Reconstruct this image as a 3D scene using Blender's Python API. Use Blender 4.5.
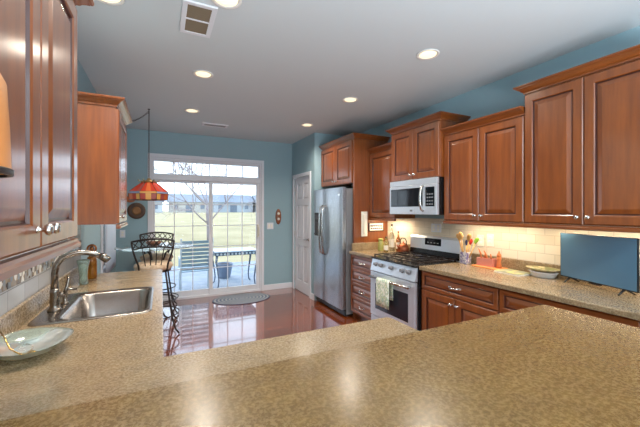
import bpy, bmesh, math, random
from mathutils import Vector, Matrix
for o in list(bpy.data.objects): bpy.data.objects.remove(o)
S = bpy.context.scene
COL = S.collection
PI = math.pi

def lin(r, g, b):
    f = lambda v: v/12.92 if v <= .04045 else ((v+.055)/1.055)**2.4
    return (f(r/255), f(g/255), f(b/255), 1)

# ------------------------------------------------------------------ camera
EYE = 1.459
cd = bpy.data.cameras.new('camera'); cam = bpy.data.objects.new('camera', cd); COL.objects.link(cam)
cam.location = (0, 0, EYE); cam.rotation_euler = (PI/2, 0, -math.radians(26.032))
cd.sensor_width = 36; cd.lens = 36*324.65/640; cd.shift_y = -(213.5-210.155)/640
cd.clip_start = .02; cd.clip_end = 500
S.camera = cam
# ------------------------------------------------------------------ sky, sun, added fill lights, exposure
W = bpy.data.worlds.new('sky'); S.world = W; W.use_nodes = True
wn = W.node_tree.nodes; wl = W.node_tree.links
bg = wn['Background']
tc = wn.new('ShaderNodeTexCoord'); sx = wn.new('ShaderNodeSeparateXYZ'); rp = wn.new('ShaderNodeValToRGB')
wl.new(tc.outputs['Generated'], sx.inputs[0]); wl.new(sx.outputs['Z'], rp.inputs[0])
rp.color_ramp.elements[0].position = .0; rp.color_ramp.elements[0].color = (.78, .88, 1.0, 1)
rp.color_ramp.elements[1].position = .5; rp.color_ramp.elements[1].color = (.62, .78, 1.0, 1)
wl.new(rp.outputs[0], bg.inputs['Color']); bg.inputs['Strength'].default_value = 3.0

def area(name, loc, rot, sx_, sy_, power, col):
    l = bpy.data.lights.new(name, 'AREA'); l.shape = 'RECTANGLE'; l.size = sx_; l.size_y = sy_
    l.energy = power; l.color = col
    o = bpy.data.objects.new(name, l); o.location = loc; o.rotation_euler = rot; COL.objects.link(o); return o
sun = bpy.data.lights.new('sun', 'SUN'); sun.energy = 1.6; sun.angle = .3; sun.color = (1, .95, .88)
so = bpy.data.objects.new('sun', sun); so.rotation_euler = (math.radians(50), 0, math.radians(205)); COL.objects.link(so)
area('rear_fill', (1.2, -1.9, 2.6), (math.radians(28), 0, 0), 2.6, 1.4, 48, (.94, .97, 1))  # added fill lamp overhead behind the camera, no real fixture
area('ceiling_fill', (.8, -1.5, .9), (math.radians(180), 0, 0), 2.0, 1.4, 310, (.86, .94, 1))  # added fill thrown upward to brighten the ceiling
DOWN_W = 17.0; UNDER_W = 5.2
S.view_settings.view_transform = 'Standard'; S.view_settings.look = 'None'
S.view_settings.exposure = 0.0; S.view_settings.gamma = 1.0; S.view_settings.use_curve_mapping = False

# ------------------------------------------------------------------ materials
def mat(name, col, rough=.5, metal=0, spec=.5, coat=0, coat_rough=.1, trans=0, ior=1.45, emis=None, es=0, alpha=1):
    m = bpy.data.materials.new(name); m.use_nodes = True
    p = m.node_tree.nodes['Principled BSDF']; I = p.inputs
    I['Base Color'].default_value = col; I['Roughness'].default_value = rough; I['Metallic'].default_value = metal
    I['Specular IOR Level'].default_value = spec; I['Coat Weight'].default_value = coat; I['Coat Roughness'].default_value = coat_rough
    I['Transmission Weight'].default_value = trans; I['IOR'].default_value = ior
    if emis: I['Emission Color'].default_value = emis; I['Emission Strength'].default_value = es
    return m
def N(m, t): return m.node_tree.nodes.new(t)
def L(m, a, b): m.node_tree.links.new(a, b)
def P_(m): return m.node_tree.nodes['Principled BSDF']
def ramp(m, stops):
    r = N(m, 'ShaderNodeValToRGB'); e = r.color_ramp.elements
    while len(e) < len(stops): e.new(.5)
    for k, (p, c) in zip(e, stops): k.position = p; k.color = c
    return r
def mapped(m, scale, kind='Object', rot=(0, 0, 0)):
    t = N(m, 'ShaderNodeTexCoord'); mp = N(m, 'ShaderNodeMapping')
    mp.inputs['Scale'].default_value = scale; mp.inputs['Rotation'].default_value = rot
    if kind == 'World':
        g = N(m, 'ShaderNodeNewGeometry'); L(m, g.outputs['Position'], mp.inputs[0])
    else: L(m, t.outputs[kind], mp.inputs[0])
    return mp.outputs[0]
def noise(m, vec, sc, det=4, rough=.6):
    n = N(m, 'ShaderNodeTexNoise'); n.inputs['Scale'].default_value = sc; n.inputs['Detail'].default_value = det
    n.inputs['Roughness'].default_value = rough; L(m, vec, n.inputs['Vector']); return n.outputs['Fac']
def bump(m, h, strength, dist=.01):
    b = N(m, 'ShaderNodeBump'); b.inputs['Strength'].default_value = strength; b.inputs['Distance'].default_value = dist
    L(m, h, b.inputs['Height']); L(m, b.outputs[0], P_(m).inputs['Normal'])

def wood_mat(name, c0, c1, rough=.32, scale=(9, 9, .9), coat=.35):
    m = mat(name, c1, rough, coat=coat, coat_rough=.18)
    P_(m).inputs['Coat IOR'].default_value = 1.5
    v = mapped(m, scale)
    f = noise(m, v, 3.0, 6, .55)
    r = ramp(m, [(.3, c0), (.7, c1)]); L(m, f, r.inputs[0]); L(m, r.outputs[0], P_(m).inputs['Base Color'])
    return m
CHERRY = wood_mat('cherry_wood', lin(112, 55, 19), lin(138, 73, 26), rough=.38, coat=1)
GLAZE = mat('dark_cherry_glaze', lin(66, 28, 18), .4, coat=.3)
CHERRY_H = wood_mat('cherry_wood_horizontal', lin(112, 55, 19), lin(136, 72, 26), rough=.38, scale=(.9, 9, 9), coat=1)

def speckle_mat(name, ca, cb):
    m = mat(name, ca[2], .28, spec=.5, coat=.3, coat_rough=.2)
    v = mapped(m, (1, 1, 1), 'World')
    a = noise(m, v, 105, 4, .75); b = noise(m, v, 16, 3, .6)
    ra = ramp(m, list(zip((.30, .45, .56, .74), ca))); rb = ramp(m, list(zip((.35, .65), cb)))
    L(m, a, ra.inputs[0]); L(m, b, rb.inputs[0])
    mx = N(m, 'ShaderNodeMix'); mx.data_type = 'RGBA'; mx.inputs[0].default_value = .52
    L(m, ra.outputs[0], mx.inputs[6]); L(m, rb.outputs[0], mx.inputs[7]); L(m, mx.outputs[2], P_(m).inputs['Base Color'])
    rr = ramp(m, [(.3, (.2,)*3+(1,)), (.7, (.34,)*3+(1,))]); L(m, a, rr.inputs[0]); L(m, rr.outputs[0], P_(m).inputs['Roughness'])
    bump(m, b, .06, .004)
    return m
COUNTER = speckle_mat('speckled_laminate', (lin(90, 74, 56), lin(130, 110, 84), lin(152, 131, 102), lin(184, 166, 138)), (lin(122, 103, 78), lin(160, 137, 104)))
BARTOP = speckle_mat('laminate_tinted_by_light', (lin(56, 38, 20), lin(104, 78, 42), lin(132, 103, 58), lin(176, 146, 94)), (lin(102, 76, 42), lin(132, 102, 58)))  # one laminate with COUNTER; difference in light painted in, this copy browner
def paint(name, c, rough=.6):
    m = mat(name, c, rough, spec=.3); v = mapped(m, (1, 1, 1), 'World')
    bump(m, noise(m, v, 220, 3), .05, .002); return m
TEAL = paint('teal_wall_paint', lin(148, 174, 183), .55)
CEIL = paint('ceiling_paint', lin(204, 211, 215), .8)
WHITE = paint('white_trim_paint', lin(222, 222, 228), .35)
OFFWHITE = mat('off_white_plastic', lin(236, 228, 212), .4)

def floor_mat():
    m = mat('cherry_floor', lin(120, 58, 34), .14, coat=1, coat_rough=.05); P_(m).inputs['Coat IOR'].default_value = 1.8
    v = mapped(m, (1, 1, 1), 'World')
    br = N(m, 'ShaderNodeTexBrick'); L(m, v, br.inputs['Vector'])
    br.inputs['Scale'].default_value = 1; br.inputs['Brick Width'].default_value = .95; br.inputs['Row Height'].default_value = .083
    br.inputs['Mortar Size'].default_value = .0016; br.inputs['Color1'].default_value = lin(150, 72, 24)
    br.inputs['Color2'].default_value = lin(110, 48, 18); br.inputs['Mortar'].default_value = lin(50, 22, 14)
    v2 = mapped(m, (3, 34, 1), 'World'); g = noise(m, v2, 2.5, 5)
    mx = N(m, 'ShaderNodeMix'); mx.data_type = 'RGBA'; mx.blend_type = 'MULTIPLY'; mx.inputs[0].default_value = .55
    r = ramp(m, [(.3, (.6, .6, .6, 1)), (.7, (1.15, 1.15, 1.15, 1))]); L(m, g, r.inputs[0])
    L(m, br.outputs[0], mx.inputs[6]); L(m, r.outputs[0], mx.inputs[7]); L(m, mx.outputs[2], P_(m).inputs['Base Color'])
    bump(m, br.outputs['Fac'], -.12, .002); return m
FLOOR = floor_mat()

def tile_mat(name, c1, c2, mortar, bw, rh, swap):
    m = mat(name, c1, .22)
    t = N(m, 'ShaderNodeNewGeometry'); s = N(m, 'ShaderNodeSeparateXYZ'); c = N(m, 'ShaderNodeCombineXYZ')
    L(m, t.outputs['Position'], s.inputs[0]); L(m, s.outputs[swap[0]], c.inputs[0]); L(m, s.outputs[swap[1]], c.inputs[1])
    br = N(m, 'ShaderNodeTexBrick'); L(m, c.outputs[0], br.inputs['Vector'])
    br.inputs['Scale'].default_value = 1; br.inputs['Brick Width'].default_value = bw; br.inputs['Row Height'].default_value = rh
    br.inputs['Mortar Size'].default_value = .0022; br.inputs['Color1'].default_value = c1; br.inputs['Color2'].default_value = c2
    br.inputs['Mortar'].default_value = mortar; L(m, br.outputs[0], P_(m).inputs['Base Color'])
    bump(m, br.outputs['Fac'], -.3, .003); return m
TILE = tile_mat('cream_subway_tile', lin(220, 211, 194), lin(208, 197, 178), lin(186, 176, 158), .155, .078, (1, 2))
STONE = tile_mat('stone_wall_tile', lin(176, 178, 182), lin(146, 142, 140), lin(130, 128, 128), .2, .1, (1, 2))
def mosaic_mat():
    m = mat('mosaic_band', lin(160, 150, 140), .15); v = mapped(m, (1, 1, 1), 'World')
    vo = N(m, 'ShaderNodeTexVoronoi'); vo.inputs['Scale'].default_value = 38; L(m, v, vo.inputs['Vector'])
    s = N(m, 'ShaderNodeSeparateXYZ'); L(m, vo.outputs['Color'], s.inputs[0])
    r = ramp(m, [(.1, lin(70, 60, 58)), (.4, lin(150, 132, 112)), (.65, lin(120, 130, 140)), (.9, lin(216, 212, 204))])
    L(m, s.outputs[0], r.inputs[0]); L(m, r.outputs[0], P_(m).inputs['Base Color']); return m
MOSAIC = mosaic_mat()

def steel_mat(name='brushed_steel', c=(176, 182, 190), rough=.3, sc=(2, 2, 160)):
    m = mat(name, lin(*c), rough, metal=1); v = mapped(m, sc)
    f = noise(m, v, 4, 3); r = ramp(m, [(.3, (rough*.75,)*3+(1,)), (.7, (rough*1.3,)*3+(1,))])
    L(m, f, r.inputs[0]); L(m, r.outputs[0], P_(m).inputs['Roughness']); return m
STEEL = steel_mat('brushed_steel', (216, 222, 232), .36, (160, 160, 2)); P_(STEEL).inputs['Metallic'].default_value = .72
STEEL_FRIDGE = steel_mat('fridge_steel', (184, 190, 198), .3, (160, 160, 2)); P_(STEEL_FRIDGE).inputs['Metallic'].default_value = .94
STEEL_SINK = mat('sink_steel', lin(150, 143, 137), .27, metal=1)
GRAY_SIDE = mat('grey_appliance_side', lin(122, 122, 126), .45, spec=.4)
NICKEL = mat('brushed_nickel', lin(206, 202, 198), .22, metal=1)
CHROME = mat('faucet_nickel', lin(138, 128, 118), .2, metal=1)
BLACK = mat('black_enamel', lin(22, 22, 24), .25)
IRON = mat('dark_iron', lin(60, 52, 50), .38, metal=.6)
BLACKGLASS = mat('black_glass', lin(14, 16, 22), .06, spec=.6)
DARKGLASS = mat('oven_glass', lin(40, 42, 52), .08, spec=.6)
GROUND_RUB = mat('dark_rubber', lin(40, 38, 38), .7)
def window_glass():
    m = bpy.data.materials.new('window_glass'); m.use_nodes = True; nt = m.node_tree
    for n in list(nt.nodes): nt.nodes.remove(n)
    o = nt.nodes.new('ShaderNodeOutputMaterial'); t = nt.nodes.new('ShaderNodeBsdfTransparent'); g = nt.nodes.new('ShaderNodeBsdfGlossy')
    t.inputs[0].default_value = (.96, .98, .98, 1); g.inputs['Roughness'].default_value = .02
    f = nt.nodes.new('ShaderNodeFresnel'); f.inputs[0].default_value = 1.45
    x = nt.nodes.new('ShaderNodeMixShader'); nt.links.new(f.outputs[0], x.inputs[0]); nt.links.new(t.outputs[0], x.inputs[1])
    nt.links.new(g.outputs[0], x.inputs[2]); nt.links.new(x.outputs[0], o.inputs[0]); return m
PANE = window_glass()
CLEAR = mat('clear_glass', (.93, .97, .97, 1), .02, trans=1, ior=1.45)
FROST = mat('frosted_glass', lin(206, 224, 216), .12, trans=.82, ior=1.3)
def two_tone(name, a, b, sc, rough=.8):
    m = mat(name, a, rough); v = mapped(m, (1, 1, 1)); f = noise(m, v, sc, 3)
    r = ramp(m, [(.42, a), (.58, b)]); L(m, f, r.inputs[0]); L(m, r.outputs[0], P_(m).inputs['Base Color']); return m

# ------------------------------------------------------------------ mesh helpers
class B:
    def __init__(s): s.bm = bmesh.new()
    def box(s, x0, x1, y0, y1, z0, z1, mi=0):
        v = [s.bm.verts.new(p) for p in ((x0,y0,z0),(x1,y0,z0),(x1,y1,z0),(x0,y1,z0),(x0,y0,z1),(x1,y0,z1),(x1,y1,z1),(x0,y1,z1))]
        for q in ((3,2,1,0),(4,5,6,7),(0,1,5,4),(1,2,6,5),(2,3,7,6),(3,0,4,7)):
            s.bm.faces.new([v[i] for i in q]).material_index = mi
        return s
    def loft(s, loops, cap0=True, cap1=True, mi=0, closed=True, mis=None):
        R = [[s.bm.verts.new(p) for p in lp] for lp in loops]; n = len(R[0])
        for k in range(len(R)-1):
            for i in range(n if closed else n-1):
                j = (i+1) % n
                f = s.bm.faces.new((R[k][i], R[k][j], R[k+1][j], R[k+1][i])); f.material_index = mis[k] if mis else mi; f.smooth = True
        if cap0 and n > 2: s.bm.faces.new(R[0][::-1]).material_index = mis[0] if mis else mi
        if cap1 and n > 2: s.bm.faces.new(R[-1]).material_index = mis[-1] if mis else mi
        return s
    def lathe(s, prof, c=(0,0,0), n=24, axis='z', mi=0, cap=True, sc=(1,1)):
        loops = []
        for r, h in prof:
            lp = []
            for i in range(n):
                a = 2*PI*i/n; u, v = r*math.cos(a)*sc[0], r*math.sin(a)*sc[1]
                p = {'z': (u, v, h), 'y': (u, h, -v), 'x': (h, u, v)}[axis]
                lp.append((p[0]+c[0], p[1]+c[1], p[2]+c[2]))
            loops.append(lp)
        return s.loft(loops, cap, cap, mi)
    def tube(s, pts, r, n=8, mi=0, closed=False):
        pts = [Vector(p) for p in pts]; m = len(pts)
        rs = r if isinstance(r, (list, tuple)) else [r]*m
        up = None; loops = []
        for k, p in enumerate(pts):
            if closed: t = pts[(k+1) % m]-pts[k-1]
            else: t = pts[min(k+1, m-1)]-pts[max(k-1, 0)]
            t.normalize()
            if up is None: up = Vector((0, 0, 1)) if abs(t.z) < .9 else Vector((0, 1, 0))
            u = up-t*up.dot(t)
            if u.length < 1e-5: u = t.orthogonal()
            u.normalize(); w = t.cross(u); up = u
            loops.append([p+(u*math.cos(2*PI*i/n)+w*math.sin(2*PI*i/n))*rs[k] for i in range(n)])
        if closed: loops.append(loops[0]); return s.loft(loops, False, False, mi)
        return s.loft(loops, True, True, mi)
    def prism(s, poly, a, b, axis='z', mi=0):
        f = {'z': lambda p, h: (p[0], p[1], h), 'y': lambda p, h: (p[0], h, p[1]), 'x': lambda p, h: (h, p[0], p[1])}[axis]
        l0 = [f(p, a) for p in poly]; l1 = [f(p, b) for p in poly]
        R0 = [s.bm.verts.new(p) for p in l0]; R1 = [s.bm.verts.new(p) for p in l1]; n = len(poly)
        for i in range(n):
            j = (i+1) % n; s.bm.faces.new((R0[i], R0[j], R1[j], R1[i])).material_index = mi
        s.bm.faces.new(R0[::-1]).material_index = mi; s.bm.faces.new(R1).material_index = mi
        return s
    def build(s, name, m, parent=None, loc=(0,0,0), rot=0, bevel=0, seg=2, smooth=False):
        bmesh.ops.recalc_face_normals(s.bm, faces=s.bm.faces)
        if smooth:
            for f in s.bm.faces: f.smooth = True
        me = bpy.data.meshes.new(name); s.bm.to_mesh(me); s.bm.free()
        for x in (m if isinstance(m, (list, tuple)) else [m]): me.materials.append(x)
        o = bpy.data.objects.new(name, me); COL.objects.link(o)
        o.location = loc; o.rotation_euler = (0, 0, rot) if not isinstance(rot, tuple) else rot
        if parent: o.parent = parent
        if bevel:
            b = o.modifiers.new('bevel', 'BEVEL'); b.width = bevel; b.segments = seg; b.limit_method = 'ANGLE'; b.angle_limit = math.radians(40)
        return o
def tag(o, label=None, cat=None, group=None, kind=None):
    if label: o['label'] = label
    if cat: o['category'] = cat
    if group: o['group'] = group
    if kind: o['kind'] = kind
    return o
def thing(name, label, cat, loc=(0,0,0), rot=0, group=None):
    o = bpy.data.objects.new(name, None); COL.objects.link(o); o.empty_display_size = .1
    o.location = loc; o.rotation_euler = (0, 0, rot) if not isinstance(rot, tuple) else rot
    return tag(o, label, cat, group)
def struct(b, name, m, bevel=0, label=None, cat=None):
    return tag(b.build(name, m, bevel=bevel), label, cat, kind='structure')
def copy_tree(o, parent=None):
    c = o.copy(); COL.objects.link(c); c.parent = parent
    for ch in list(o.children): copy_tree(ch, c)
    return c
def rrect(x0, x1, y0, y1, r, z, n=5):
    pts = []
    for cx, cy, a0 in ((x1-r, y1-r, 0), (x0+r, y1-r, 90), (x0+r, y0+r, 180), (x1-r, y0+r, 270)):
        for i in range(n+1):
            a = math.radians(a0+90*i/n); pts.append((cx+r*math.cos(a), cy+r*math.sin(a), z))
    return pts

# ------------------------------------------------------------------ room shell
XL, XR, YB, ZC = -.62, 2.912, 5.744, 2.71       # left wall, right wall, back wall, ceiling
XCL, YCL = 2.22, 4.745                           # closet block
DX0, DX1, DZ1 = -.146, 1.619, 2.292              # rough opening of the patio door
struct(B().box(XL-.15, XR+.15, -3.2, YB+.15, -.1, 0), 'floor', FLOOR)
struct(B().box(XL-.15, XR+.15, -3.2, YB+.15, ZC, ZC+.1), 'ceiling', CEIL)
b = B(); b.box(XL-.15, DX0, YB, YB+.15, 0, ZC); b.box(DX1, XCL, YB, YB+.15, 0, ZC); b.box(DX0, DX1, YB, YB+.15, DZ1, ZC)
struct(b, 'wall_back', TEAL)
WY0, WY1, WZ0, WZ1 = 4.46, 5.34, .72, 2.08
b = B(); b.box(XL-.15, XL, -3.2, WY0, 0, ZC); b.box(XL-.15, XL, WY1, YB+.15, 0, ZC); b.box(XL-.15, XL, WY0, WY1, 0, WZ0); b.box(XL-.15, XL, WY0, WY1, WZ1, ZC)
struct(b, 'wall_left', TEAL)
struct(B().box(XR, XR+.15, -3.2, YB+.15, 0, ZC), 'wall_right', TEAL)
CDY0, CDY1, CDZ = 4.93, 5.63, 2.045
b = B(); b.box(XCL, XCL+.1, YCL, CDY0, 0, ZC); b.box(XCL, XCL+.1, CDY1, YB+.15, 0, ZC); b.box(XCL, XCL+.1, CDY0, CDY1, CDZ, ZC)
b.box(XCL+.1, XR, YCL, YCL+.1, 0, ZC)
struct(b, 'wall_closet', TEAL)
RW = (.1, 2.3, .5, 2.3)
b = B(); b.box(XL-.15, RW[0], -3.2, -3.05, 0, ZC); b.box(RW[1], XR+.15, -3.2, -3.05, 0, ZC); b.box(RW[0], RW[1], -3.2, -3.05, 0, RW[2]); b.box(RW[0], RW[1], -3.2, -3.05, RW[3], ZC)
struct(b, 'wall_rear', TEAL)
struct(B().box(XL, 1.38, .66, .80, 0, 1.029), 'wall_peninsula', TEAL)
struct(B().box(DX1+.05, XCL, YB-.014, YB, 0, .1), 'baseboard_back', WHITE, .004)
struct(B().box(XL, DX0-.047, YB-.014, YB, 0, .1), 'baseboard_back_left', WHITE, .004)
struct(B().box(XL, XL+.014, 3.42, YB-.014, 0, .1), 'baseboard_left', WHITE, .004)
struct(B().box(XCL-.014, XCL, YCL, CDY0-.06, 0, .1), 'baseboard_closet', WHITE, .004)
# tiled splashbacks on the walls
struct(B().box(XR-.008, XR, .3, 3.745, .914, 1.36), 'trim_1', TILE)
b = B(); b.box(XL, XL+.008, .81, 3.36, .914, 1.11); b.box(XL, XL+.008, .81, 3.36, 1.21, 1.36); b.box(XL, XL+.011, .81, 3.36, 1.11, 1.21, 1)
struct(b, 'trim_2', [STONE, MOSAIC])

# left wall window
b = B()
for (y0, y1, z0, z1) in ((WY0-.07, WY0, WZ0-.07, WZ1+.07), (WY1, WY1+.07, WZ0-.07, WZ1+.07), (WY0, WY1, WZ1, WZ1+.07), (WY0, WY1, WZ0-.07, WZ0)):
    b.box(XL, XL+.018, y0, y1, z0, z1)
for (y0, y1, z0, z1) in ((WY0, WY0+.045, WZ0, WZ1), (WY1-.045, WY1, WZ0, WZ1), (WY0, WY1, WZ1-.045, WZ1), (WY0, WY1, WZ0, WZ0+.045), (WY0, WY1, 1.38, 1.42)):
    b.box(XL-.045, XL+.008, y0, y1, z0, z1)
win = struct(b, 'window_1', WHITE, .003)
B().box(XL-.012, XL-.007, WY0+.03, WY1-.03, WZ0+.03, WZ1-.03).build('pane', PANE, win)
def sheer():
    m = bpy.data.materials.new('sheer_fabric'); m.use_nodes = True; nt = m.node_tree
    for n in list(nt.nodes): nt.nodes.remove(n)
    o = nt.nodes.new('ShaderNodeOutputMaterial'); d = nt.nodes.new('ShaderNodeBsdfDiffuse'); t = nt.nodes.new('ShaderNodeBsdfTranslucent'); x = nt.nodes.new('ShaderNodeMixShader')
    d.inputs[0].default_value = lin(240, 242, 246); t.inputs[0].default_value = lin(240, 242, 246); x.inputs[0].default_value = .6
    nt.links.new(d.outputs[0], x.inputs[1]); nt.links.new(t.outputs[0], x.inputs[2]); nt.links.new(x.outputs[0], o.inputs[0])
    t = thing('sheer_curtain', 'white sheer curtain over the window on the left wall', 'curtain', (XL, 4.9, 0))
    b = B(); n = 90; L_ = [[(.042+.012*math.sin(i*.9), -.42+.84*i/n, z) for i in range(n+1)] for z in (.70, 1.2, 1.7, 2.13)]
    b.loft(L_, False, False, closed=False); o = b.build('fabric', m, t, smooth=True); q = o.modifiers.new('t', 'SOLIDIFY'); q.thickness = .0015
    b = B(); b.tube([(.042, -.48, 2.135), (.042, .40, 2.135)], .009, 10); b.tube([(.001, -.46, 2.135), (.042, -.46, 2.135)], .006); b.tube([(.001, .39, 2.135), (.042, .39, 2.135)], .006); b.build('curtain_rod', NICKEL, t)
sheer()
b = B()
for (x0, x1, z0, z1) in ((RW[0], RW[0]+.06, RW[2], RW[3]), (RW[1]-.06, RW[1], RW[2], RW[3]), (RW[0], RW[1], RW[3]-.06, RW[3]), (RW[0], RW[1], RW[2], RW[2]+.06), (1.17, 1.23, RW[2], RW[3])):
    b.box(x0, x1, -3.16, -3.09, z0, z1)
win = struct(b, 'fill_window', WHITE, .003)  # unseen window, added to let in daylight as fill
B().box(RW[0]+.03, RW[1]-.03, -3.128, -3.122, RW[2]+.03, RW[3]-.03).build('pane', PANE, win)

# ------------------------------------------------------------------ patio door with transom
b = B()
for (x0, x1, z0, z1) in ((DX0-.047, DX0, 0, DZ1+.06), (DX1, DX1+.05, 0, DZ1+.06), (DX0, DX1, DZ1, DZ1+.06)):
    b.box(x0, x1, YB-.02, YB, z0, z1)
door = struct(b, 'door_1', WHITE, .004)
ZT0, ZT1 = 1.945, 2.026        # mullion between door and transom
b = B()
for (x0, x1, z0, z1) in ((DX0, DX0+.018, 0, DZ1), (DX1-.022, DX1, 0, DZ1), (DX0+.018, DX1-.022, DZ1-.03, DZ1), (DX0+.018, DX1-.022, ZT0, ZT1), (DX0+.018, DX1-.022, 0, .035)):
    b.box(x0, x1, YB, YB+.12, z0, z1)
b.build('door_frame', WHITE, door, bevel=.003)
def sash(name, x0, x1, y, z0, z1, st, rl_b, nx, nz):
    f = B()
    f.box(x0, x0+st, y-.02, y+.02, z0, z1); f.box(x1-st, x1, y-.02, y+.02, z0, z1)
    f.box(x0+st, x1-st, y-.02, y+.02, z1-.034 if nz > 1 else z1-.02, z1); f.box(x0+st, x1-st, y-.02, y+.02, z0, z0+rl_b)
    o = f.build(name, WHITE, door, bevel=.003)
    gx0, gx1, gz0, gz1 = x0+st, x1-st, z0+rl_b, z1-(.034 if nz > 1 else .02)
    g = B()
    for i in range(1, nx): cx = gx0+(gx1-gx0)*i/nx; g.box(cx-.0065, cx+.0065, y-.008, y+.008, gz0, gz1)
    for k in range(1, nz): cz = gz0+(gz1-gz0)*k/nz; g.box(gx0, gx1, y-.0075, y+.0075, cz-.0065, cz+.0065)
    g.build('muntins', WHITE, o)
    B().box(gx0-.01, gx1+.01, y-.003, y+.003, gz0-.01, gz1+.01).build('pane', PANE, o)
    return o
XM = .755
sash('transom_sash', DX0+.018, DX1-.022, YB+.05, ZT1, DZ1-.03, .022, .02, 6, 1)
sash('fixed_panel', DX0+.018, XM+.035, YB+.085, .035, ZT0, .034, .085, 3, 5)
p = sash('sliding_panel', XM-.03, DX1-.022, YB+.04, .035, ZT0, .06, .085, 3, 5)
h = B(); h.box(DX1-.068, DX1-.043, YB-.03, YB+.0199, .98, 1.2); h.tube([(DX1-.055, YB-.03, 1.0), (DX1-.055, YB-.06, 1.03), (DX1-.055, YB-.06, 1.15), (DX1-.055, YB-.03, 1.18)], .009)
h.build('handle', OFFWHITE, p)

# closet door
b = B()
for (y0, y1, z0, z1) in ((CDY0-.058, CDY0, 0, CDZ+.06), (CDY1, CDY1+.058, 0, CDZ+.06), (CDY0, CDY1, CDZ, CDZ+.06)): b.box(XCL-.018, XCL, y0, y1, z0, z1)
door2 = struct(b, 'door_2', WHITE, .004)
def panel_door():
    f = B(); x = XCL+.012; Y0, Y1, Z1 = CDY0+.003, CDY1-.003, CDZ-.003
    f.box(x+.012, x+.04, Y0, Y1, .012, Z1)
    st = .1; mid = (Y0+Y1)/2
    zr = [(.012, .2), (.83, .95), (1.55, 1.65), (1.93, Z1)]
    for (a, c) in ((Y0, Y0+st), (Y1-st, Y1), (mid-.045, mid+.045)): f.box(x, x+.013, a, c, .012, Z1)
    for (a, c) in zr: f.box(x+.0005, x+.013, Y0+st, mid-.045, a, c); f.box(x+.0005, x+.013, mid+.045, Y1-st, a, c)
    for (a, c) in ((.2, .83), (.95, 1.55), (1.65, 1.93)):
        for (u, w) in ((Y0+st, mid-.045), (mid+.045, Y1-st)):
            f.loft([[(x+.0121, u+d, a+d), (x+.0121, w-d, a+d), (x+.0121, w-d, c-d), (x+.0121, u+d, c-d)] if k == 0 else [(x+.004, u+d, a+d), (x+.004, w-d, a+d), (x+.004, w-d, c-d), (x+.004, u+d, c-d)] for k, d in ((0, .012), (1, .035))])
    return f.build('door_leaf', WHITE, door2)
leaf = panel_door()
b = B(); b.lathe([(.026, 0), (.026, -.008), (.01, -.012), (.01, -.05)], (XCL+.012, CDY0+.06, .96), 16, 'x'); b.tube([(XCL-.036, CDY0+.06, .96), (XCL-.04, CDY0+.1, .96), (XCL-.036, CDY0+.17, .955)], [.011, .009, .008])
b.build('handle', NICKEL, leaf)
b = B()
for z in (.2, 1.03, 1.85): b.box(XCL-.003, XCL+.012, CDY1-.012, CDY1+.0005, z-.045, z+.045)
b.build('hinge', NICKEL, door2)

# ------------------------------------------------------------------ worktops
def slab(xs, ys, on, z0, z1):
    b = B(); V = {}
    def v(i, j, z):
        if (i, j, z) not in V: V[i, j, z] = b.bm.verts.new((xs[i], ys[j], z))
        return V[i, j, z]
    A = lambda i, j: 0 <= i < len(xs)-1 and 0 <= j < len(ys)-1 and on((xs[i]+xs[i+1])/2, (ys[j]+ys[j+1])/2)
    for i in range(len(xs)-1):
        for j in range(len(ys)-1):
            if not A(i, j): continue
            b.bm.faces.new((v(i,j,z1), v(i+1,j,z1), v(i+1,j+1,z1), v(i,j+1,z1))); b.bm.faces.new((v(i,j+1,z0), v(i+1,j+1,z0), v(i+1,j,z0), v(i,j,z0)))
            for di, dj, e in ((-1,0,((i,j+1),(i,j))), (1,0,((i+1,j),(i+1,j+1))), (0,-1,((i,j),(i+1,j))), (0,1,((i+1,j+1),(i,j+1)))):
                if not A(i+di, j+dj):
                    (a, c), (d, f) = e; b.bm.faces.new((v(a,c,z0), v(d,f,z0), v(d,f,z1), v(a,c,z1)))
    return b
CT0, CT1 = .876, .914
SK = (-.555, -.062, 1.965, 2.585)
def onL(x, y):
    if SK[0] < x < SK[1] and SK[2] < y < SK[3]: return False
    return x < .008 or y < 1.343
b = slab([XL+.012, SK[0], SK[1], .008, 1.05], [.801, 1.343, SK[2], SK[3], 3.36], onL, CT0, CT1)
def round_corner(bm, x, y, r):
    es = [e for e in bm.edges if all(abs(q.co.x-x) < 1e-4 and abs(q.co.y-y) < 1e-4 for q in e.verts)]
    bmesh.ops.bevel(bm, geom=es, offset=r, segments=5, affect='EDGES', profile=.5)
round_corner(b.bm, 1.05, 1.343, .035); round_corner(b.bm, .008, 3.36, .03)
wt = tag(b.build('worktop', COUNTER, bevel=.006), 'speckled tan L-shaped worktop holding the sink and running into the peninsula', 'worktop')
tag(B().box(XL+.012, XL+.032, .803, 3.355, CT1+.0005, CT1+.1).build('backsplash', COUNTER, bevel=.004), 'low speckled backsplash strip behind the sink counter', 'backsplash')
b = B().box(XL+.012, 1.435, .2, .812, 1.029, 1.067); round_corner(b.bm, 1.435, .812, .02)
tag(b.build('bar_counter', BARTOP, bevel=.008), 'raised speckled bar top, tinted brown for its light, across the foreground', 'counter')
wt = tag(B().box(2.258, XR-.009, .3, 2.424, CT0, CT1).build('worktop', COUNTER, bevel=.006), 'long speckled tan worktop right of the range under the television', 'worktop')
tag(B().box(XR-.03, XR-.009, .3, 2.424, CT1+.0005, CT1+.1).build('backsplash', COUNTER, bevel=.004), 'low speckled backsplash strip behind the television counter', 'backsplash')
wt = tag(B().box(2.258, XR-.009, 3.196, 3.744, CT0, CT1).build('worktop', COUNTER, bevel=.006), 'short speckled tan worktop between range and refrigerator panel', 'worktop')
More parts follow.
